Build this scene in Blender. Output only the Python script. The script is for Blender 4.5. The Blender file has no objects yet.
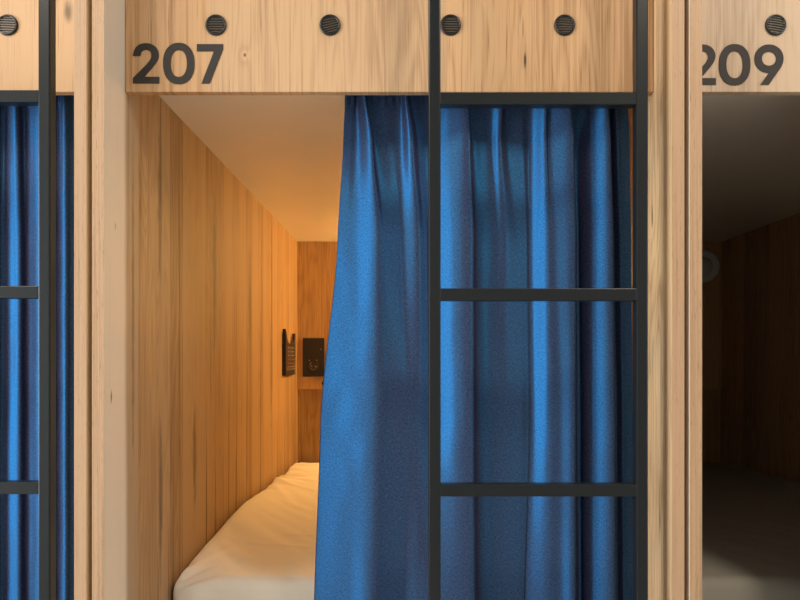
import bpy, bmesh, math, random
from mathutils import Vector, Matrix, noise

SC = bpy.context.scene
COL = SC.collection
PPM, CX, CY, D, CAMZ = 568.0, 408.0, 358.0, 1.225, 1.0
PITCH = 1.0528            # distance from one pod to the next
XL, XR = -0.535, 0.465    # inner faces of a pod's side walls
YB = 2.15                 # back of the sleeping space
ZC = 1.563                # underside of the pod ceiling
YF = 0.0908               # front face of the fascia
ZF = 1.503                # bottom edge of the fascia
PT = 0.0215               # panel thickness
R = math.radians


def at(px, py, Y):
    s = (D + Y) / D / PPM
    return Vector(((px - CX) * s, Y, CAMZ - (py - CY) * s))


# ------------------------------------------------------------------ objects
def obj(name, bm, mats, parent=None, smooth=False, bevel=0.0, seg=2):
    me = bpy.data.meshes.new(name)
    bmesh.ops.recalc_face_normals(bm, faces=bm.faces)
    bm.to_mesh(me)
    bm.free()
    if not isinstance(mats, (list, tuple)):
        mats = [mats]
    for m in mats:
        me.materials.append(m)
    if smooth:
        for p in me.polygons:
            p.use_smooth = True
    o = bpy.data.objects.new(name, me)
    COL.objects.link(o)
    if parent is not None:
        o.parent = parent
    if bevel:
        b = o.modifiers.new('bevel', 'BEVEL')
        b.width, b.segments, b.limit_method = bevel, seg, 'ANGLE'
    return o


def thing(name, label, cat, loc=(0, 0, 0), group=None):
    o = bpy.data.objects.new(name, None)
    o.empty_display_size = 0.05
    o.location = loc
    COL.objects.link(o)
    return tag(o, label, cat, group)


def tag(o, label, cat, group=None):
    o['label'], o['category'] = label, cat
    if group:
        o['group'] = group
    return o


def struct(name, bm, m, **k):
    o = obj(name, bm, m, **k)
    o['kind'] = 'structure'
    return o


def box(bm, x0, x1, y0, y1, z0, z1, mi=0):
    g = bmesh.ops.create_cube(bm, size=1.0)
    for v in g['verts']:
        v.co = Vector(((x0 + x1) / 2 + v.co.x * (x1 - x0), (y0 + y1) / 2 + v.co.y * (y1 - y0),
                       (z0 + z1) / 2 + v.co.z * (z1 - z0)))
    for f in {f for v in g['verts'] for f in v.link_faces}:
        f.material_index = mi
    return g['verts']


def bx(*a):
    bm = bmesh.new()
    box(bm, *a)
    return bm


def lathe(bm, prof, M=Matrix(), n=48, mi=0):
    """prof = list of (radius, height along local z)."""
    rings = []
    for r, h in prof:
        if r < 1e-6:
            rings.append([bm.verts.new(M @ Vector((0, 0, h)))])
        else:
            rings.append([bm.verts.new(M @ Vector((r * math.cos(2 * math.pi * k / n), r * math.sin(2 * math.pi * k / n), h)))
                          for k in range(n)])
    for a, b in zip(rings, rings[1:]):
        for k in range(n):
            k2 = (k + 1) % n
            if len(a) == 1 and len(b) == 1:
                continue
            if len(a) == 1:
                f = bm.faces.new((a[0], b[k], b[k2]))
            elif len(b) == 1:
                f = bm.faces.new((a[k], b[0], a[k2]))
            else:
                f = bm.faces.new((a[k], b[k], b[k2], a[k2]))
            f.material_index = mi
            f.smooth = True


def extrude_poly(bm, pts, y0, y1):
    """pts in (x, z); solid between depth y0 and y1."""
    a = [bm.verts.new((x, y0, z)) for x, z in pts]
    b = [bm.verts.new((x, y1, z)) for x, z in pts]
    n = len(pts)
    fa = bm.faces.new(a)
    fb = bm.faces.new(b[::-1])
    for k in range(n):
        bm.faces.new((a[k], a[(k + 1) % n], b[(k + 1) % n], b[k]))
    bm.normal_update()
    bmesh.ops.triangulate(bm, faces=[fa, fb])


def extrude_ring(bm, outer, inner, y0, y1):
    n = len(outer)
    L = [[bm.verts.new((x, y, z)) for x, z in p] for p, y in ((outer, y0), (inner, y0), (inner, y1), (outer, y1))]
    for i in range(4):
        A, B = L[i], L[(i + 1) % 4]
        for k in range(n):
            bm.faces.new((A[k], A[(k + 1) % n], B[(k + 1) % n], B[k]))


# ---------------------------------------------------------------- materials
class NT:
    def __init__(s, name):
        s.m = bpy.data.materials.new(name)
        s.m.use_nodes = True
        s.t = s.m.node_tree
        s.b = s.t.nodes['Principled BSDF']

    def n(s, typ, **k):
        o = s.t.nodes.new(typ)
        for a, v in k.items():
            setattr(o, a, v)
        return o

    def put(s, sock, v):
        if hasattr(v, 'links') or hasattr(v, 'is_linked'):
            s.t.links.new(v, sock)
        else:
            sock.default_value = v

    def math(s, op, a, b=0.0, c=0.0):
        o = s.n('ShaderNodeMath', operation=op)
        for i, v in enumerate((a, b, c)):
            s.put(o.inputs[i], v)
        return o.outputs[0]

    def mix(s, fac, a, b, mode='MIX'):
        o = s.n('ShaderNodeMix', data_type='RGBA', blend_type=mode)
        s.put(o.inputs['Factor'], fac)
        s.put(o.inputs[6], a)
        s.put(o.inputs[7], b)
        return o.outputs[2]

    def ramp(s, v, lo, hi):
        o = s.n('ShaderNodeMapRange', interpolation_type='SMOOTHSTEP')
        s.put(o.inputs[0], v)
        o.inputs[1].default_value, o.inputs[2].default_value = lo, hi
        return o.outputs[0]

    def noise(s, vec, scale, detail=3.0, rough=0.55, dist=0.0):
        mp = s.n('ShaderNodeMapping')
        s.put(mp.inputs[0], vec)
        mp.inputs['Scale'].default_value = scale if isinstance(scale, tuple) else (scale,) * 3
        o = s.n('ShaderNodeTexNoise')
        s.put(o.inputs['Vector'], mp.outputs[0])
        o.inputs['Scale'].default_value = 1.0
        o.inputs['Detail'].default_value = detail
        o.inputs['Roughness'].default_value = rough
        o.inputs['Distortion'].default_value = dist
        return o.outputs['Fac']

    def bump(s, h, strength, dist=0.001):
        o = s.n('ShaderNodeBump')
        s.put(o.inputs['Height'], h)
        o.inputs['Strength'].default_value = strength
        o.inputs['Distance'].default_value = dist
        s.t.links.new(o.outputs[0], s.b.inputs['Normal'])


def c4(c):
    return (c[0], c[1], c[2], 1.0)


def plain(name, col, rough=0.5, metal=0.0, var=0.06, scale=40, bump=0.0, spec=0.5):
    t = NT(name)
    vec = t.n('ShaderNodeTexCoord').outputs['Object']
    f = t.noise(vec, scale, 3)
    t.put(t.b.inputs['Base Color'], t.mix(f, c4([c * (1 - var) for c in col]), c4([min(1, c * (1 + var)) for c in col])))
    t.b.inputs['Roughness'].default_value = rough
    t.b.inputs['Metallic'].default_value = metal
    t.b.inputs['Specular IOR Level'].default_value = spec
    if bump:
        t.bump(f, bump)
    return t.m


def wood(name, light, dark, across='X', plank=0.11, off=0.0, seed=0.0, tone=0.35, rough=0.42,
         figure=0.30, fine=2.0, streak=0.6, knots=(), grey=0.35, spec=0.35, sfreq=22, painted_sheen=None, fs=240, ps=(480, 9)):
    """oak laminate with vertical grain; knots = (across, z, width, height, strength)"""
    t = NT(name)
    tc = t.n('ShaderNodeTexCoord').outputs['Object']
    sp = t.n('ShaderNodeSeparateXYZ')
    t.put(sp.inputs[0], tc)
    a = sp.outputs[across]
    z = sp.outputs['Z']
    pid = t.math('FLOOR', t.math('DIVIDE', t.math('ADD', a, off + 50 * plank), plank))
    wn = t.n('ShaderNodeTexWhiteNoise', noise_dimensions='1D')
    t.put(wn.inputs['W'], t.math('ADD', pid, seed * 7.31 + 0.5))
    pr = wn.outputs['Value']
    wn2 = t.n('ShaderNodeTexWhiteNoise', noise_dimensions='1D')
    t.put(wn2.inputs['W'], t.math('ADD', pid, seed * 3.17 + 91.5))
    pr2 = wn2.outputs['Value']
    cb = t.n('ShaderNodeCombineXYZ')
    t.put(cb.inputs[0], a)
    t.put(cb.inputs[1], t.math('ADD', t.math('MULTIPLY', pr, 3.0), seed))
    t.put(cb.inputs[2], z)
    vec = cb.outputs[0]
    fig = t.noise(vec, (13, 1, 1.1), 2.0, 0.45, 0.35)
    kd = None
    for (ka, kz, kw, kh, ks) in knots:
        dx = t.math('DIVIDE', t.math('SUBTRACT', a, ka), kw)
        dz = t.math('DIVIDE', t.math('SUBTRACT', z, kz), kh)
        wob = t.math('MULTIPLY', t.math('SUBTRACT', t.noise(vec, (60, 1, 25), 2.0), 0.5), 0.9)
        r = t.math('SQRT', t.math('ADD', t.math('MULTIPLY', dx, dx), t.math('MULTIPLY', dz, dz)))
        r = t.math('ADD', r, wob)
        core = t.math('MULTIPLY', t.math('SUBTRACT', 1.0, t.ramp(r, 0.15, 1.0)), ks)
        halo = t.math('MULTIPLY', t.math('EXPONENT', t.math('MULTIPLY', r, -0.45)), 0.11 * ks)
        fig = t.math('ADD', fig, halo)
        kd = core if kd is None else t.math('MAXIMUM', kd, core)
    bands = t.math('MULTIPLY_ADD', t.math('SINE', t.math('MULTIPLY', fig, 95.0)), 0.5, 0.5)
    bands = t.math('POWER', bands, 1.6)
    fib = t.noise(vec, (fs, 1, 3.2), 4.0, 0.6)
    pores = t.ramp(t.noise(vec, (ps[0], 1, ps[1]), 2.0, 0.5), 0.60, 0.74)
    st = t.ramp(t.noise(vec, (sfreq, 1, 0.6), 3.0, 0.6), 0.56, 0.78)
    wide = t.noise(vec, (7, 1, 0.9), 2.0, 0.5)
    fac = t.math('MULTIPLY', bands, figure)
    fac = t.math('ADD', fac, t.math('MULTIPLY', t.math('SUBTRACT', fib, 0.5), 0.9 * fine))
    fac = t.math('ADD', fac, t.math('MULTIPLY', st, streak))
    fac = t.math('ADD', fac, t.math('MULTIPLY', t.math('SUBTRACT', wide, 0.5), 1.05))
    fac = t.math('ADD', fac, t.math('MULTIPLY', t.math('SUBTRACT', pr, 0.5), tone))
    fac = t.math('ADD', fac, t.math('MULTIPLY', pores, 0.3 * fine))
    clamp = t.n('ShaderNodeClamp')
    t.put(clamp.inputs[0], fac)
    col = t.mix(clamp.outputs[0], c4(light), c4(dark))
    g = sum(light) / 3
    col = t.mix(t.math('MULTIPLY', t.ramp(pr2, 0.45, 1.0), grey), col, c4((g * 1.02, g * 0.93, g * 0.80)))
    if painted_sheen:  # front strip coloured paler, window sheen painted into the wood
        ed = t.math('ADD', painted_sheen, t.math('MULTIPLY', t.math('SUBTRACT', t.noise(vec, (1, 1, 3), 2.0), 0.5), 0.02))
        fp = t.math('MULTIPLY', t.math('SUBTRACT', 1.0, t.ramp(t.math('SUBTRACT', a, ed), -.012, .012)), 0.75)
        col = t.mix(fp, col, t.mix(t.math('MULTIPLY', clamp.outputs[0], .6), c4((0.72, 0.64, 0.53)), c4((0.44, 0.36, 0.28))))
    if kd is not None:
        col = t.mix(kd, col, c4((0.035, 0.022, 0.014)))
    t.put(t.b.inputs['Base Color'], col)
    t.b.inputs['Roughness'].default_value = rough
    t.b.inputs['Specular IOR Level'].default_value = spec
    t.bump(t.math('SUBTRACT', fib, t.math('MULTIPLY', pores, 0.5)), 0.12, 0.0006)
    return t.m


def fabric(name, col_a, col_b, fleck, lustre, scale=900.0):
    t = NT(name)
    uv = t.n('ShaderNodeTexCoord').outputs['UV']
    mp = t.n('ShaderNodeMapping')
    t.put(mp.inputs[0], uv)
    warp = t.noise(uv, (scale, scale * 0.35, 1), 1.0, 0.5)
    weft = t.noise(uv, (scale * 0.35, scale, 1), 1.0, 0.5)
    wv = t.math('ADD', t.math('MULTIPLY', warp, 0.5), t.math('MULTIPLY', weft, 0.5))
    mott = t.noise(uv, (170, 170, 1), 3.0)
    col = t.mix(t.ramp(wv, 0.36, 0.64), c4(col_a), c4(col_b))
    col = t.mix(t.math('MULTIPLY', t.ramp(mott, 0.5, 0.75), 0.30), col, c4(fleck))
    t.put(t.b.inputs['Base Color'], col)
    t.b.inputs['Roughness'].default_value = 0.9
    t.b.inputs['Specular IOR Level'].default_value = 0.1
    t.bump(wv, 0.30, 0.0008)
    # the blue weft has a silky lustre over the dull dark warp
    g = t.n('ShaderNodeBsdfGlossy')
    t.put(g.inputs['Color'], t.mix(t.ramp(wv, 0.30, 0.70), c4([c * .75 for c in lustre]), c4(lustre)))
    g.inputs['Roughness'].default_value = 0.46
    g.inputs['Anisotropy'].default_value = 0.5
    g.inputs['Rotation'].default_value = 0.0
    tg = t.n('ShaderNodeTangent', direction_type='UV_MAP', uv_map='UVMap')
    t.put(g.inputs['Tangent'], tg.outputs[0])
    ad = t.n('ShaderNodeAddShader')
    t.put(ad.inputs[0], t.b.outputs[0])
    t.put(ad.inputs[1], g.outputs[0])
    t.put(t.t.nodes['Material Output'].inputs['Surface'], ad.outputs[0])
    return t.m


OAK_L, OAK_D = (0.57, 0.345, 0.175), (0.27, 0.13, 0.048)
M = {}
s207 = [(at(245, 55, YF), .004, .005, .8), (at(525, 60, YF), .0035, .022, .9), (at(523, 28, YF), .002, .03, .5)]
M['fascia207'] = wood('oak_fascia_a', OAK_L, OAK_D, 'X', .226, .155, 1.0, .30, knots=[(p.x, p.z, w, h, s) for p, w, h, s in s207], streak=.45, grey=.3)
p205 = at(68, 12, YF)
M['fascia205'] = wood('oak_fascia_b', OAK_L, OAK_D, 'X', .226, .155, 4.0, .30, knots=[(p205.x + PITCH, p205.z, .012, .03, .7)], grey=.5)
M['fascia209'] = wood('oak_fascia_c', (0.56, 0.41, 0.28), (0.35, 0.23, 0.14), 'X', .226, .155, 9.0, .25, knots=[], streak=.35, grey=.4)
M['side'] = wood('oak_side_panel', (0.385, 0.245, 0.125), (0.12, 0.055, 0.02), 'Y', .092, .03, 2.0, .42, streak=1.2, figure=.18, fine=.7, grey=.3, sfreq=36, painted_sheen=.095, rough=.62, spec=.2,
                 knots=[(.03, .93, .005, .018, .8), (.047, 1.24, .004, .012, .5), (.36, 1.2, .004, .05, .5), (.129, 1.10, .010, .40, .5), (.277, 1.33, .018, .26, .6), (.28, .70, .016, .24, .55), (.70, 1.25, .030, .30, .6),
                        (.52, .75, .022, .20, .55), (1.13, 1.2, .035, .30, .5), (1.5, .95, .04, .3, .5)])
M['side_r'] = wood('oak_side_panel_knotty', (0.60, 0.39, 0.21), (0.26, 0.13, 0.05), 'Y', .11, .06, 5.0, .4, streak=.8, figure=.4, grey=.2, rough=.6, spec=.2,
                   knots=[(.10, 1.27, .006, .03, .8), (.06, .70, .006, .05, .6)])
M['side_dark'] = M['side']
M['edge'] = wood('oak_edge_band', (0.43, 0.27, 0.155), (0.16, 0.08, 0.035), 'X', .5, .2, 3.0, .1, figure=.05, fine=2.0, fs=520, ps=(800, 45), streak=.3, grey=0)
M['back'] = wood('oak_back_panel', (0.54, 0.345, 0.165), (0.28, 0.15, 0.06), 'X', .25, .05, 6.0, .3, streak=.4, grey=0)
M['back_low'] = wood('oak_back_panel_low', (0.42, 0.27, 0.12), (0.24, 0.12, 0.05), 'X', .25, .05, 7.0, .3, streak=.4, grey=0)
M['ceil'] = plain('cream_laminate', (0.84, 0.79, 0.71), 0.33, var=.03, scale=6)
M['black'] = plain('black_powder_coat', (0.0095, 0.012, 0.013), 0.30, 0.0, .15, 300, .03, spec=0.30)
M['vent'] = plain('black_plastic', (0.012, 0.012, 0.012), 0.32, 0, .1, 80)
M['vent_in'] = plain('vent_back_mesh', (0.30, 0.21, 0.13), 0.8, 0, .1, 80)
M['digit'] = plain('charcoal_vinyl', (0.036, 0.031, 0.029), 0.55, 0, .03, 60, spec=.25)
M['holder'] = plain('dark_brown_plastic', (0.012, 0.007, 0.005), 0.4, 0, .1, 80)
M['mark'] = plain('pale_print', (0.50, 0.38, 0.34), 0.6, 0, .1, 80)
M['markred'] = plain('red_print', (0.55, 0.16, 0.08), 0.6, 0, .1, 80)
M['socket'] = plain('dark_bronze_plate', (0.022, 0.016, 0.011), 0.35, 0, .1, 60)
M['lampgrey'] = plain('grey_lamp_ring', (0.86, 0.85, 0.83), 0.4, 0, .03, 30)
M['lampdisc'] = plain('lamp_diffuser_off', (0.66, 0.65, 0.64), 0.3, 0, .03, 30)
M['curtain'] = fabric('blue_woven_fabric', (0.013, 0.014, 0.030), (0.038, 0.037, 0.070), (0.085, 0.078, 0.115), (0.0, 0.056, 0.141), 620.0)
M['lining'] = plain('rail_metal', (0.10, 0.10, 0.10), 0.4, 0.6)
M['rubber'] = plain('black_rubber', (0.015, 0.015, 0.015), 0.8)
M['base'] = plain('bed_base_board', (0.45, 0.30, 0.17), 0.6)
M['wallp'] = plain('grey_plaster', (0.42, 0.40, 0.37), 0.8, 0, .02, 8)
M['floorp'] = plain('grey_vinyl_floor', (0.46, 0.45, 0.42), 0.5, 0, .1, 10)
M['frame'] = plain('window_frame_white', (0.7, 0.7, 0.7), 0.5)

t = NT('sheet_cotton')
tc = t.n('ShaderNodeTexCoord').outputs['Object']
f1 = t.noise(tc, 500, 2)
t.put(t.b.inputs['Base Color'], t.mix(f1, c4((0.84, 0.78, 0.69)), c4((0.89, 0.83, 0.74))))
t.b.inputs['Roughness'].default_value = 0.85
t.b.inputs['Specular IOR Level'].default_value = 0.2
t.bump(f1, 0.1, 0.0005)
M['sheet'] = t.m
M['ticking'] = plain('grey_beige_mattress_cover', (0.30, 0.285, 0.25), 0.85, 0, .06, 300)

t = NT('warm_lamp_diffuser')
t.b.inputs['Base Color'].default_value = (0.9, 0.8, 0.6, 1)
t.b.inputs['Emission Color'].default_value = (1.0, 0.62, 0.25, 1)
t.b.inputs['Emission Strength'].default_value = 6.0
M['lampon'] = t.m


# ------------------------------------------------------------------- digits
def sup(cx, cz, w, h, p=2.2, n=56):
    out = []
    for k in range(n):
        a = 2 * math.pi * k / n
        c, s = math.cos(a), math.sin(a)
        out.append((cx + w / 2 * math.copysign(abs(c) ** (2 / p), c), cz + h / 2 * math.copysign(abs(s) ** (2 / p), s)))
    return out


def smooth_poly(pts, keep):
    """Catmull-Rom through pts; indices in keep stay sharp corners."""
    n, out = len(pts), []
    for i in range(n):
        p1, p2 = pts[i], pts[(i + 1) % n]
        out.append(p1)
        if i in keep or (i + 1) % n in keep:
            continue
        p0, p3 = pts[i - 1], pts[(i + 2) % n]
        if (i - 1) % n in keep and i in keep:
            p0 = p1
        for k in (0.25, 0.5, 0.75):
            q = [0.5 * (2 * b + (c - a) * k + (2 * a - 5 * b + 4 * c - d) * k * k + (3 * b - a - 3 * c + d) * k ** 3)
                 for a, b, c, d in zip(p0, p1, p2, p3)]
            out.append(tuple(q))
    return out


TWO = [(0, 27.5), (.6, 31.3), (3.2, 36.4), (7.8, 39.4), (13, 40.2), (18.6, 39.2), (23.2, 36), (25.7, 31), (25.6, 26),
       (23.4, 21), (19.6, 16), (11.4, 6.6), (26.3, 6.6), (26.3, 0), (0, 0), (0, 5.4),
       (12.8, 18.2), (16.2, 22.2), (18.2, 25.8), (18.5, 28.8), (17.4, 31.6), (15.4, 33.1), (13, 33.6), (10.2, 32.9), (8.2, 30.8), (7.5, 27.5)]
TWO_K = {0, 10, 11, 12, 13, 14, 15, 16, 25}
SEVEN = [(0, 39.3), (26.2, 39.3), (26.2, 34.4), (12.9, 0), (4.7, 0), (17.2, 32.2), (0, 32.2)]
TAIL = [(29.0, 25.5), (28.6, 22), (26.6, 17.2), (14.5, 0), (5.9, 0), (15.5, 13.2), (21.6, 24)]


def digit(parent, ch, px, base):
    """digit whose left edge stands at pixel px of the pod's fascia (pod coordinates)"""
    bm = bmesh.new()
    k = 1 / (PPM * D / (D + YF))
    o = at(px, base, YF)
    y0, y1 = YF - 0.0014, YF - 0.0002
    T = lambda pts: [(o.x + x * k, o.z + z * k) for x, z in pts]
    if ch == '2':
        extrude_poly(bm, T(smooth_poly(TWO, TWO_K)), y0, y1)
    elif ch == '7':
        extrude_poly(bm, T(SEVEN), y0, y1)
    elif ch == '0':
        extrude_ring(bm, T(sup(15.75, 20, 31.5, 41.2, 2.25)), T(sup(15.75, 20, 16.4, 27.0, 2.2)), y0, y1)
    elif ch == '9':
        extrude_ring(bm, T(sup(14.6, 26, 29, 28.4, 2.05)), T(sup(14.6, 26, 14.2, 14.0, 2.05)), y0, y1)
        extrude_poly(bm, T(TAIL), y0 - 0.00005, y1)
    return obj('digit', bm, M['digit'], parent)


def vent(parent, px, rot):
    c = at(px, 25.3, YF)
    rim = bmesh.new()
    Mx = Matrix.Translation(c) @ Matrix.Rotation(R(90), 4, 'X')      # local z points to the camera
    r = .0198
    lathe(rim, [(r, -.001), (r, .0022), (r - .0008, .0034), (r - .0022, .0040), (r - .0036, .0034), (r - .0042, .001), (r - .0042, -.001)], Mx, 56)
    lathe(rim, [(r - .0042, .0002), (0, .0002)], Mx, 56, 1)
    v = obj('vent', rim, [M['vent'], M['vent_in']], parent)
    sl = bmesh.new()
    Ri = r - .0036
    n = 7
    for k in range(n):
        h = -Ri + (k + .5) * 2 * Ri / n
        w = math.sqrt(max(Ri * Ri - h * h, 1e-9))
        vs = box(sl, -w, w, -.0028, -.0008, h - .0013, h + .0007)
        bmesh.ops.rotate(sl, verts=vs, cent=(0, -.0018, h), matrix=Matrix.Rotation(R(-12), 3, 'X'))
    bmesh.ops.rotate(sl, verts=sl.verts, cent=(0, 0, 0), matrix=Matrix.Rotation(R(rot), 3, 'Y'))
    bmesh.ops.translate(sl, verts=sl.verts, vec=c)
    g = obj('vent_louvre', sl, M['vent'], v)
    return v


# -------------------------------------------------------------- sleeping pods
def pod(label, x, fascia_mat, number, dpx, rots, side_r, dbase=83.6, vx=216):
    root = thing('sleeping_pod', label, 'bunk bed', (x, 0, 0), 'oak sleeping pods in a row')
    H = 2.35
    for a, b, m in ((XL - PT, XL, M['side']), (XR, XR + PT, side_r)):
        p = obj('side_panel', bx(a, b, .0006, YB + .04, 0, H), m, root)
        obj('edge_band', bx(a, b, 0, .0006, 0, H), M['edge'], p)
    obj('fascia_board', bx(XL + .0003, XR - .0003, YF, YF + .0175, ZF, 1.96), fascia_mat, root, bevel=.0012)
    obj('pod_ceiling', bx(XL, XR, YF + .0175, YB, ZC, ZC + .02), M['ceil'], root)
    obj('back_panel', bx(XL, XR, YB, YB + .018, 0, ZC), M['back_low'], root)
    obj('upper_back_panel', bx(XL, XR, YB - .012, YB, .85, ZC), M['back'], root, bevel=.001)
    obj('bed_base', bx(XL, XR, .31, YB - .001, 0, .33), M['base'], root, bevel=.003)
    obj('curtain_rail', bx(XL, XR, .158, .176, ZC - .012, ZC), M['lining'], root)
    for ch, px in zip(number, dpx):
        digit(root, ch, px, dbase)
    for px, r in zip((vx, 330, 450.5, 564.5), rots):
        vent(root, px, r)
    return root


p205 = pod('oak sleeping pod at left edge, its blue curtain drawn fully shut', -PITCH, M['fascia205'], '', (), (0, 0, 0, 3), M['side_r'])
p207 = pod('oak sleeping pod numbered 207, lit warm inside with half open curtain', 0.0, M['fascia207'], '207', (133.2, 163.2, 197.0), (0, -14, 0, 2), M['side_r'])
p209 = pod('oak sleeping pod numbered 209 with dark unlit interior', PITCH, M['fascia209'], '209', (132.6, 161.9, 197.4), (9, 0, 0, 0), M['side_r'], 84.9, 218.6)


# ------------------------------------------------------------------ mattress
def mattress(label, x, seed, group, mat):
    x0, x1, y0, y1, z0, z1 = XL + .004, XR - .004, .325, YB - .022, .3305, .505
    nx, ny, nz = 100, 210, 14
    bm = bmesh.new()
    grid = {}

    def vert(i, j, k):
        key = (i, j, k)
        if key not in grid:
            grid[key] = bm.verts.new((x0 + (x1 - x0) * i / nx, y0 + (y1 - y0) * j / ny, z0 + (z1 - z0) * k / nz))
        return grid[key]

    for i in range(nx):
        for j in range(ny):
            for k in (0, nz):
                bm.faces.new((vert(i, j, k), vert(i + 1, j, k), vert(i + 1, j + 1, k), vert(i, j + 1, k)))
    for i in range(nx):
        for k in range(nz):
            for j in (0, ny):
                bm.faces.new((vert(i, j, k), vert(i + 1, j, k), vert(i + 1, j, k + 1), vert(i, j, k + 1)))
    for j in range(ny):
        for k in range(nz):
            for i in (0, nx):
                bm.faces.new((vert(i, j, k), vert(i, j + 1, k), vert(i, j + 1, k + 1), vert(i, j, k + 1)))
    r = .024
    for v in bm.verts:
        p = v.co.copy()
        q = Vector((min(max(p.x, x0 + r), x1 - r), min(max(p.y, y0 + r), y1 - r), min(p.z, z1 - r) if p.z > z1 - r else p.z))
        d = p - q
        if d.length > 1e-6 and p.z >= z0:
            nrm = d.normalized()
            p = q + nrm * r
        else:
            nrm = Vector((0, 0, 1))
        top = max(0.0, min(1.0, (p.z - (z1 - .06)) / .06))
        # crown, ridges and creases of the loose sheet
        u = (p.y - y0) / (y1 - y0)
        h = 0.0
        edge = math.exp(-((p.x - x0) / .10) ** 2) + math.exp(-((p.x - x1) / .10) ** 2)
        h += .032 * math.exp(-((u - .32) / .22) ** 2) * edge - .022 * math.exp(-(((p.x - x0) ** 2 + (p.y - y0) ** 2) / .0049))
        h += .011 * math.exp(-((u - .66) / .03) ** 2) * edge
        h -= .014 * math.exp(-((u - .75) / .03) ** 2) * edge
        h += .010 * math.exp(-((u - .88) / .05) ** 2) * edge - .012 * math.exp(-((u - 1.0) / .08) ** 2)
        h += .010 * math.exp(-((u - .55) / .35) ** 2)
        h += .004 * noise.noise(Vector((p.x * 3, p.y * 3, seed)))
        ang = p.x * .8 + p.y * .6
        h += .005 * abs(noise.noise(Vector((ang * 16, (p.y * .8 - p.x * .6) * 3, seed + 4))))
        h += .006 * math.sin((p.y * 52 + 9 * (p.x - x0))) * edge * max(0, min(1, (u - .45) * 4))
        for (ax, au, bx_, bu, hh, ww) in ((0, .66, .28, .50, .007, .014), (0, .70, .35, .62, .006, .012), (0, .80, .30, .78, .006, .012), (0, .62, .16, .40, .005, .016),
                                          (.12, .16, .55, .12, .0025, .010), (.2, .21, .6, .20, .002, .010), (0, .02, .16, .10, .006, .010), (.0, .0, .10, .16, .005, .010)):
            A_, B_ = Vector((x0 + ax, y0 + au * (y1 - y0))), Vector((x0 + bx_, y0 + bu * (y1 - y0)))
            P_ = Vector((p.x, p.y))
            tt = max(0, min(1, (P_ - A_).dot(B_ - A_) / (B_ - A_).length_squared))
            h += hh * (1 - tt) ** .7 * math.exp(-((P_ - A_.lerp(B_, tt)).length / ww) ** 2)
        dcr = ((p.x - x0) ** 2 + (p.y - y0) ** 2) ** .5
        aa = math.atan2(p.y - y0, p.x - x0 + .0001)
        h += .005 * math.sin(aa * 11 + 1) * math.exp(-((dcr - .05) / .06) ** 2)
        p.z += h * top
        if p.y < y0 + .02 and p.z < z1 - .02:                     # soft vertical gathers low on the front
            p.y += .004 * math.sin(p.x * 70) * math.exp(-((p.x - x0) / .09) ** 2) + .003 * noise.noise(Vector((p.x * 9, p.z * 14, seed)))
        p.x, p.y, p.z = min(max(p.x, XL + .002), XR - .002), min(p.y, YB - .015), max(p.z, .3305)
        v.co = p
    o = obj('mattress', bm, mat, smooth=True)
    o.location.x = x
    return tag(o, label, 'mattress', group)


mattress('mattress in a rumpled cream sheet, warmly lit beside half open curtain', 0, 3.0, 'pod mattresses', M['sheet'])
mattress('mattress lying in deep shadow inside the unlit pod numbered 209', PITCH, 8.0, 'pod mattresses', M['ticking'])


# ------------------------------------------------------------------ curtains
def catmull(P, u):
    n = len(P)
    i = min(int(u), n - 2)
    k = u - i
    p0, p1, p2, p3 = P[max(i - 1, 0)], P[i], P[i + 1], P[min(i + 2, n - 1)]
    return 0.5 * (2 * p1 + (p2 - p0) * k + (2 * p0 - 5 * p1 + 4 * p2 - p3) * k * k + (3 * p1 - p0 - 3 * p2 + p3) * k ** 3)


def curtain(label, cols, rows, zbot, Y0, amp=1.0, x_off=0.0, ripple=0.0006):
    """cols: per control point ([px per row], [h mm per row]); rows: image heights of the rows"""
    NV, SUB = 110, 9
    nu = (len(cols) - 1) * SUB
    s = (D + Y0) / D / PPM
    zr = [CAMZ - (y - CY) * s for y in rows]
    ztop = ZC - .0145
    bm = bmesh.new()
    uvl = bm.loops.layers.uv.new('UVMap')
    G, UV = [], {}
    for j in range(NV + 1):
        f = j / NV
        f = f ** 1.35
        z = ztop + (zbot - ztop) * f
        # row position
        if z >= zr[0]:
            w = 0.0
        elif z <= zr[-1]:
            w = len(zr) - 1.0
        else:
            i = max(k for k in range(len(zr)) if zr[k] >= z)
            q = (zr[i] - z) / (zr[i] - zr[i + 1])
            w = i + q
        i0 = min(int(w), len(zr) - 2)
        q = w - i0
        q = q * q * (3 - 2 * q) * .5 + q * .5
        X = [c[0][i0] * (1 - q) + c[0][i0 + 1] * q for c in cols]
        Hh = [c[1][i0] * (1 - q) + c[1][i0 + 1] * q for c in cols]
        row, L, last = [], 0.0, None
        for a in range(nu + 1):
            u = a / SUB
            x = (catmull(X, u) - CX) * s + x_off
            y = Y0 - catmull(Hh, u) * .001 * amp
            y += ripple * 2.2 * noise.noise(Vector((x * 14, z * 5, 1.7))) + ripple * noise.noise(Vector((x * 30 + 4, z * 16, 9)))
            if z > zr[0] - .02:                                  # heading tape pulls the cloth together
                y += .0012 * math.sin(x * 420)
            v = bm.verts.new((x, y, z))
            if last is not None:
                L += (v.co - last).length
            last = v.co
            UV[v] = (L, z)
            row.append(v)
        G.append(row)
    for j in range(NV):
        for a in range(nu):
            f = bm.faces.new((G[j][a], G[j + 1][a], G[j + 1][a + 1], G[j][a + 1]))
            for lp in f.loops:
                lp[uvl].uv = UV[lp.vert]
    o = obj('curtain', bm, M['curtain'], smooth=True)
    sd = o.modifiers.new('solidify', 'SOLIDIFY')
    sd.thickness, sd.offset = .0022, 0
    return tag(o, label, 'curtain', 'blue pod curtains')


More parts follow.
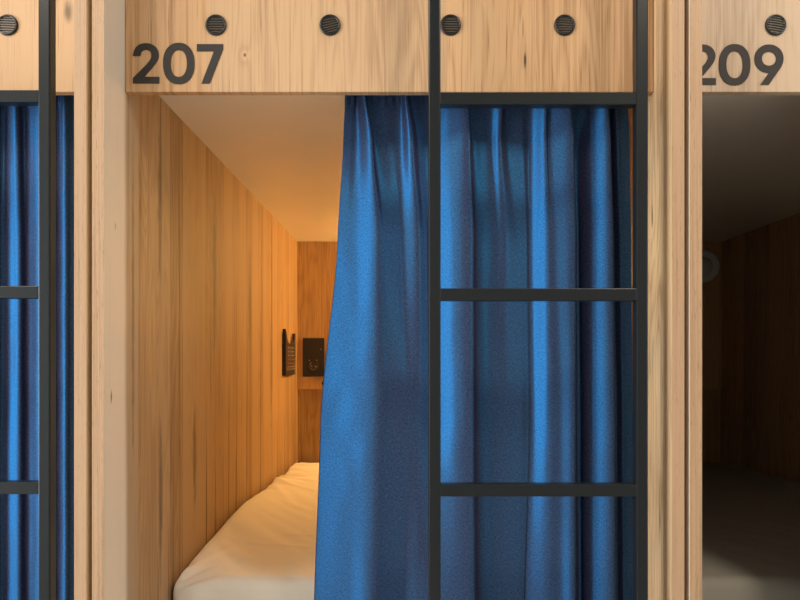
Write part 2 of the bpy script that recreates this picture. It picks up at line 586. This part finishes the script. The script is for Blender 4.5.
ROWS = (96, 140, 240, 420, 620)
MAIN = [
    ([345, 343, 337, 319, 312], [-2, -6, -16, -26, -30]),
    ([352, 350, 346, 335, 328], [-4, -5, -8, -13, -16]),
    ([357, 358, 358, 354, 350], [-7, -4, 2, 3, 2]),
    ([365, 371, 377, 376, 371], [12, 16, 20, 20, 19]),
    ([367, 374, 386, 390, 385], [2, 4, 14, 16, 11]),
    ([384, 387, 396, 402, 398], [-1, -2, 4, 12, 1]),
    ([400, 400, 403, 410, 406], [-6, -6, -2, 9, -3]),
    ([406, 411, 417, 420, 416], [9, 10, 7, 5, 2]),
    ([413, 418, 425, 428, 422], [-2, -2, 0, -1, 5]),
    ([432, 432, 435, 437, 432], [-9, -9, -8, -6, 9]),
    ([450, 451, 454, 456, 456], [7, 9, 13, 16, 19]),
    ([466, 468, 471, 471, 472], [18, 19, 21, 22, 23]),
    ([468, 471, 475, 476, 478], [2, 2, 4, 4, 4]),
    ([478, 480, 484, 485, 486], [0, -2, -4, -5, -5]),
    ([490, 491, 496, 497, 497], [-3, -4, -6, -7, -7]),
    ([501, 499, 505, 508, 508], [9, 6, -3, -8, -8]),
    ([505, 507, 518, 521, 518], [-3, -3, -9, -10, -10]),
    ([520, 522, 527, 529, 524], [-8, -8, -12, -13, -12]),
    ([532, 532, 533, 535, 528], [-12, -12, -13, -13, -13]),
    ([545, 544, 546, 548, 546], [9, 8, 8, 7, 5]),
    ([549, 549, 554, 559, 559], [1, 4, 12, 14, 12]),
    ([567, 570, 572, 572, 572], [22, 24, 25, 25, 25]),
    ([569, 572, 575, 576, 577], [-8, -10, -13, -15, -15]),
    ([574, 577, 581, 583, 584], [-14, -18, -22, -22, -22]),
    ([588, 585, 586, 588, 588], [-12, -12, -10, -8, -8]),
    ([604, 606, 608, 610, 611], [18, 20, 22, 22, 22]),
    ([606, 609, 612, 614, 615], [-8, -10, -14, -16, -16]),
    ([612, 613, 617, 620, 621], [-18, -18, -24, -26, -26]),
    ([616, 618, 622, 625, 626], [-4, -6, -14, -18, -18]),
    ([621, 623, 626, 629, 630], [-10, -10, -14, -18, -18]),
    ([629, 631, 633, 635, 635], [-8, -10, -12, -16, -16]),
]
curtain('blue woven curtain pulled halfway across pod 207 behind the ladder', MAIN, ROWS, .36, .178)


def two(a, b, h, k):
    return ([a, a + (b - a) * .4, b, b, b], [h, h, k, k, k])


LEFT = []
random.seed(5)
px = -330.0
while px < -30:
    w = random.uniform(34, 50)
    LEFT += [two(px, px, -10, -14), two(px + .55 * w, px + .5 * w, 2, 4), two(px + .8 * w, px + .8 * w, 14, 18), two(px + .88 * w, px + .9 * w, -6, -6)]
    px += w
LEFT += [two(-16, -20, -9, -12), two(-4, -4, 10, 13), two(0, -1, -6, -6), two(5, 3, -9, -9), two(11, 13, 3, 1), two(18, 21, 10, 7), two(21, 23, -5, -6),
         two(25, 25, -7, -8), two(33, 32, 5, 3), two(43, 45, 16, 17), two(44, 50, -6, -6), two(52, 54, -12, -13), two(60, 60, -2, -2), two(66, 67, 6, 6),
         two(70, 70, -6, -6), two(75.5, 77, -12, -12), two(80, 84, -14, -14)]
curtain('blue woven curtain at far left, drawn shut behind the cropped ladder', LEFT, ROWS, .36, .178, .7)

px, RIGHT = 808.0, []
while px < 1080:
    w = random.uniform(34, 50)
    RIGHT += [two(px, px, -10, -14), two(px + .55 * w, px + .5 * w, 2, 4), two(px + .8 * w, px + .8 * w, 14, 18), two(px + .88 * w, px + .9 * w, -6, -6)]
    px += w
curtain('blue woven curtain drawn across the right of pod 209', RIGHT, ROWS, .36, .178)


# ------------------------------------------------------------------- ladders
def ladder(label, dx, dz, first=None):
    root = thing('ladder', label, 'ladder', (dx, 0, 0), 'black steel pod ladders')
    W, DP = .0212, .0225
    xl, xr = (428.6 - CX) / PPM, (648.4 - CX) / PPM
    for a in (xl, xr - W):
        st = obj('stile', bx(a, a + W, 0, DP, .006, 2.30), M['black'], root, bevel=.0024)
        obj('rubber_foot', bx(a - .001, a + W + .001, -.001, DP + .001, 0, .012), M['rubber'], st, bevel=.002)
        for zz in (1.80, 2.15):
            obj('wall_bracket', bx(a + .004, a + W - .004, DP - .001, YF - .0004, zz, zz + .02), M['black'], st)
    for k in (-2, -1, 0, 1, 2, 3):
        zc = CAMZ - (294.4 - 196.2 * k - CY) / PPM + dz
        if k >= 2:
            continue
        obj('rung', bx(xl + W - .0005, xr - W + .0005, .0007, DP - .0007, zc - .0108, zc + .0108), M['black'], root, bevel=.0012)
    zc = CAMZ - (294.4 - 196.2 * 2 - CY) / PPM + dz
    obj('rung', bx(xl + W - .0005, xr - W + .0005, .0007, DP - .0007, zc - .0108, zc + .0108), M['black'], root, bevel=.0012)
    return root


ladder('black square tube ladder standing before the right half of pod 207', 0, 0)
ladder('black square tube ladder cropped at the far left before the shut curtain', -PITCH - .0008, .0042)


# --------------------------------------------------------------------- lamps
def wall_lamp(label, x, disc):
    c = Vector((.367 + x, YB - .0124, 1.440))
    root = thing('wall_lamp', label, 'lamp', c, 'round wall lamps in the pods')
    Mx = Matrix.Rotation(R(90), 4, 'X')
    bm = bmesh.new()
    lathe(bm, [(.076, 0), (.078, .004), (.078, .016), (.074, .022), (.060, .024), (.050, .021), (.047, .012), (.047, 0)], Mx, 64)
    obj('lamp_ring', bm, M['lampgrey'], root)
    bm = bmesh.new()
    lathe(bm, [(.0465, .002), (.0465, .013), (.036, .018), (.02, .020), (0, .0205)], Mx, 64)
    obj('diffuser', bm, disc, root)
    return root


wall_lamp('round grey wall lamp, switched off, on back wall of the dark pod', PITCH, M['lampdisc'])
wall_lamp('round lit wall lamp on back wall hidden behind the half open curtain', 0, M['lampon'])

# -------------------------------------------- fittings in the lit pod (207)
hold = thing('wall_holder', 'black card holder with notched top on the left wall of lit pod', 'holder', (XL, 1.856, 0))
y0, y1, z0, z1, th = -.127, .127, .925, 1.118, .013
bm = bmesh.new()
box(bm, .0002, .003, y0, y1, z0, z1 - .058)
obj('back_plate', bm, M['holder'], hold)
bm = bmesh.new()
box(bm, .0032, th, y0, y0 + .01, z0, z1 + .006)
box(bm, .0032, th, y1 - .01, y1, z0, z1 - .006)
box(bm, .0032, th, y0 + .01, y1 - .01, z0, z0 + .012)
obj('side_rim', bm, M['holder'], hold)
# front plate with a half round notch in its top edge
bm = bmesh.new()
pts = [(y0, z0), (y1, z0), (y1, z1 - .006)]
for k in range(13):
    a = math.pi * k / 12
    pts.append((.004 + .108 * math.cos(a), z1 - .006 - .052 * math.sin(a)))
pts += [(y0, z1 + .006)]
extrude_poly(bm, pts, 0, .003)
for v in bm.verts:
    v.co = Vector((th + v.co.y, v.co.x, v.co.z))
obj('front_plate', bm, M['holder'], hold)
random.seed(11)
for r_, (zz, mt) in enumerate(((1.045, 'mark'), (1.028, 'mark'), (1.011, 'mark'), (.994, 'markred'), (.977, 'markred'), (.962, 'mark'), (.951, 'mark'))):
    y = -.09 + random.uniform(0, .03)
    while y < .10:
        w = random.uniform(.012, .035)
        bm = bmesh.new()
        box(bm, th + .0031, th + .0036, y, min(y + w, .115), zz - .002, zz + .002)
        y += w + random.uniform(.012, .03)
        obj('printed_mark', bm, M[mt], hold)

a, b = at(303, 338, YB - .012), at(324.5, 376.5, YB - .012)
plate = obj('socket_plate', bx(a.x, b.x, YB - .021, YB - .0124, b.z, a.z), M['socket'], bevel=.002)
tag(plate, 'dark double socket plate on the back wall of the lit pod', 'socket')
cz = b.z + (a.z - b.z) * .27
cxs = (a.x + b.x) / 2
Mx = Matrix.Translation((cxs, YB - .021, cz)) @ Matrix.Rotation(R(90), 4, 'X')
bm = bmesh.new()
lathe(bm, [(.024, 0), (.024, .003), (.0215, .0035), (.020, .0008), (.012, .0005), (.0, .0005)], Mx, 40)
obj('socket_ring', bm, plain('socket_ring_bronze', (.05, .04, .03), .25), plate)
bm = bmesh.new()
for sx in (-.0095, .0095):
    lathe(bm, [(.003, .001), (.003, .0025), (0, .0025)], Matrix.Translation((sx, 0, 0)) @ Mx, 16)
obj('socket_pins', bm, plain('brass_contacts', (.35, .26, .14), .3, .8), plate)
bm = bmesh.new()
lathe(bm, [(.0022, 0), (.0022, .001), (0, .0012)], Matrix.Translation((b.x - .016, YB - .021, a.z - .055)) @ Matrix.Rotation(R(90), 4, 'X'), 16)
obj('indicator_dot', bm, plain('pale_indicator', (.6, .55, .45), .4), plate)
for sx in (-.020, .016):
    bm = bmesh.new()
    box(bm, cxs + sx - .004, cxs + sx + .004, YB - .0218, YB - .021, cz + .027, cz + .030)
    obj('printed_mark', bm, M['mark'], plate)

hp = at(324.5, 383, YB - .0124)
bm = bmesh.new()
Mx = Matrix.Translation(hp) @ Matrix.Rotation(R(90), 4, 'X')
lathe(bm, [(.011, 0), (.011, .003), (.005, .005), (.005, .022), (.010, .025), (.010, .031), (0, .033)], Mx, 24)
tag(obj('coat_hook', bm, M['holder']), 'tiny dark knob hook on back wall below the socket plate', 'hook')

# ------------------------------------------------------------------ the room
X0, X1, Y0r, Y1r, ZT = -3.6, 3.6, -2.9, 2.30, 2.75
struct('floor', bx(X0, X1, Y0r, Y1r, -.05, 0), M['floorp'])
struct('ceiling', bx(X0, X1, Y0r, Y1r, ZT, ZT + .05), M['wallp'])
struct('wall_front', bx(X0, X1, Y1r, Y1r + .1, 0, ZT), M['wallp'])
LW = (-2.55, -0.75)
struct('wall_back', bx(X0, X1, Y0r - .1, Y0r, 0, ZT), M['wallp'])
for n_, (side, xa, xb) in enumerate((('left', X0 - .12, X0), ('right', X1, X1 + .12))):
    bm = bmesh.new()
    box(bm, xa, xb, Y0r, LW[0], 0, ZT)
    box(bm, xa, xb, LW[1], Y1r, 0, ZT)
    box(bm, xa, xb, LW[0], LW[1], 0, .08)
    box(bm, xa, xb, LW[0], LW[1], 2.3, ZT)
    struct('wall_' + side, bm, M['wallp'])
    bm = bmesh.new()
    for q in ((LW[0], LW[1], .08, .13), (LW[0], LW[1], 2.25, 2.3), (LW[0], LW[0] + .05, .13, 2.25), (LW[1] - .05, LW[1], .13, 2.25)):
        box(bm, xa + .03, xb - .03, *q)
    struct('window_%d' % (n_ + 1), bm, M['frame'])


# -------------------------------------------------------------------- lights
def area(name, loc, rot, sx, sy, power, col):
    l = bpy.data.lights.new(name, 'AREA')
    l.shape, l.size, l.size_y, l.energy, l.color = 'RECTANGLE', sx, sy, power, col
    o = bpy.data.objects.new(name, l)
    o.location, o.rotation_euler = loc, rot
    COL.objects.link(o)
    return o


area('daylight_left_window', (X0 - .02, (LW[0] + LW[1]) / 2, 1.19), (R(90), 0, R(-90)), 1.7, 2.1, 160, (0.86, 0.94, 1.0))
area('daylight_right_window', (X1 + .02, (LW[0] + LW[1]) / 2, 1.19), (R(90), 0, R(90)), 1.7, 2.1, 34, (0.90, 0.95, 1.0))
for x in (-1.5, 1.2):
    o = area('corridor_fill_light', (x, -1.3, ZT - .02), (0, 0, 0), .6, .6, 33, (1.0, 0.84, 0.66))  # unseen warm fill added overhead to brighten the pod fronts
pl = bpy.data.lights.new('pod_lamp_light', 'POINT')
pl.energy, pl.shadow_soft_size, pl.color = 28, .04, (1.0, 0.655, 0.235)
po = bpy.data.objects.new('pod_lamp_light', pl)
po.location, po.rotation_euler = (.367, YB - .085, 1.440), (0, 0, 0)
COL.objects.link(po)

w = bpy.data.worlds.new('daylight')
SC.world = w
w.use_nodes = True
w.node_tree.nodes['Background'].inputs[0].default_value = (0.75, 0.87, 1.0, 1)
w.node_tree.nodes['Background'].inputs[1].default_value = 0.3

# -------------------------------------------------------------------- camera
cam = bpy.data.cameras.new('camera')
cam.sensor_width, cam.lens = 36.0, PPM * D * 36.0 / 800.0
cam.shift_x, cam.shift_y = -(CX - 400) / 800.0, (CY - 300) / 800.0
cam.clip_start = .02
co = bpy.data.objects.new('camera', cam)
co.location, co.rotation_euler = (0, -D, CAMZ), (R(90), 0, 0)
COL.objects.link(co)
SC.camera = co
v = SC.view_settings
v.view_transform, v.look, v.gamma, v.use_curve_mapping = 'Standard', 'None', 1.0, False
v.exposure = 0.18
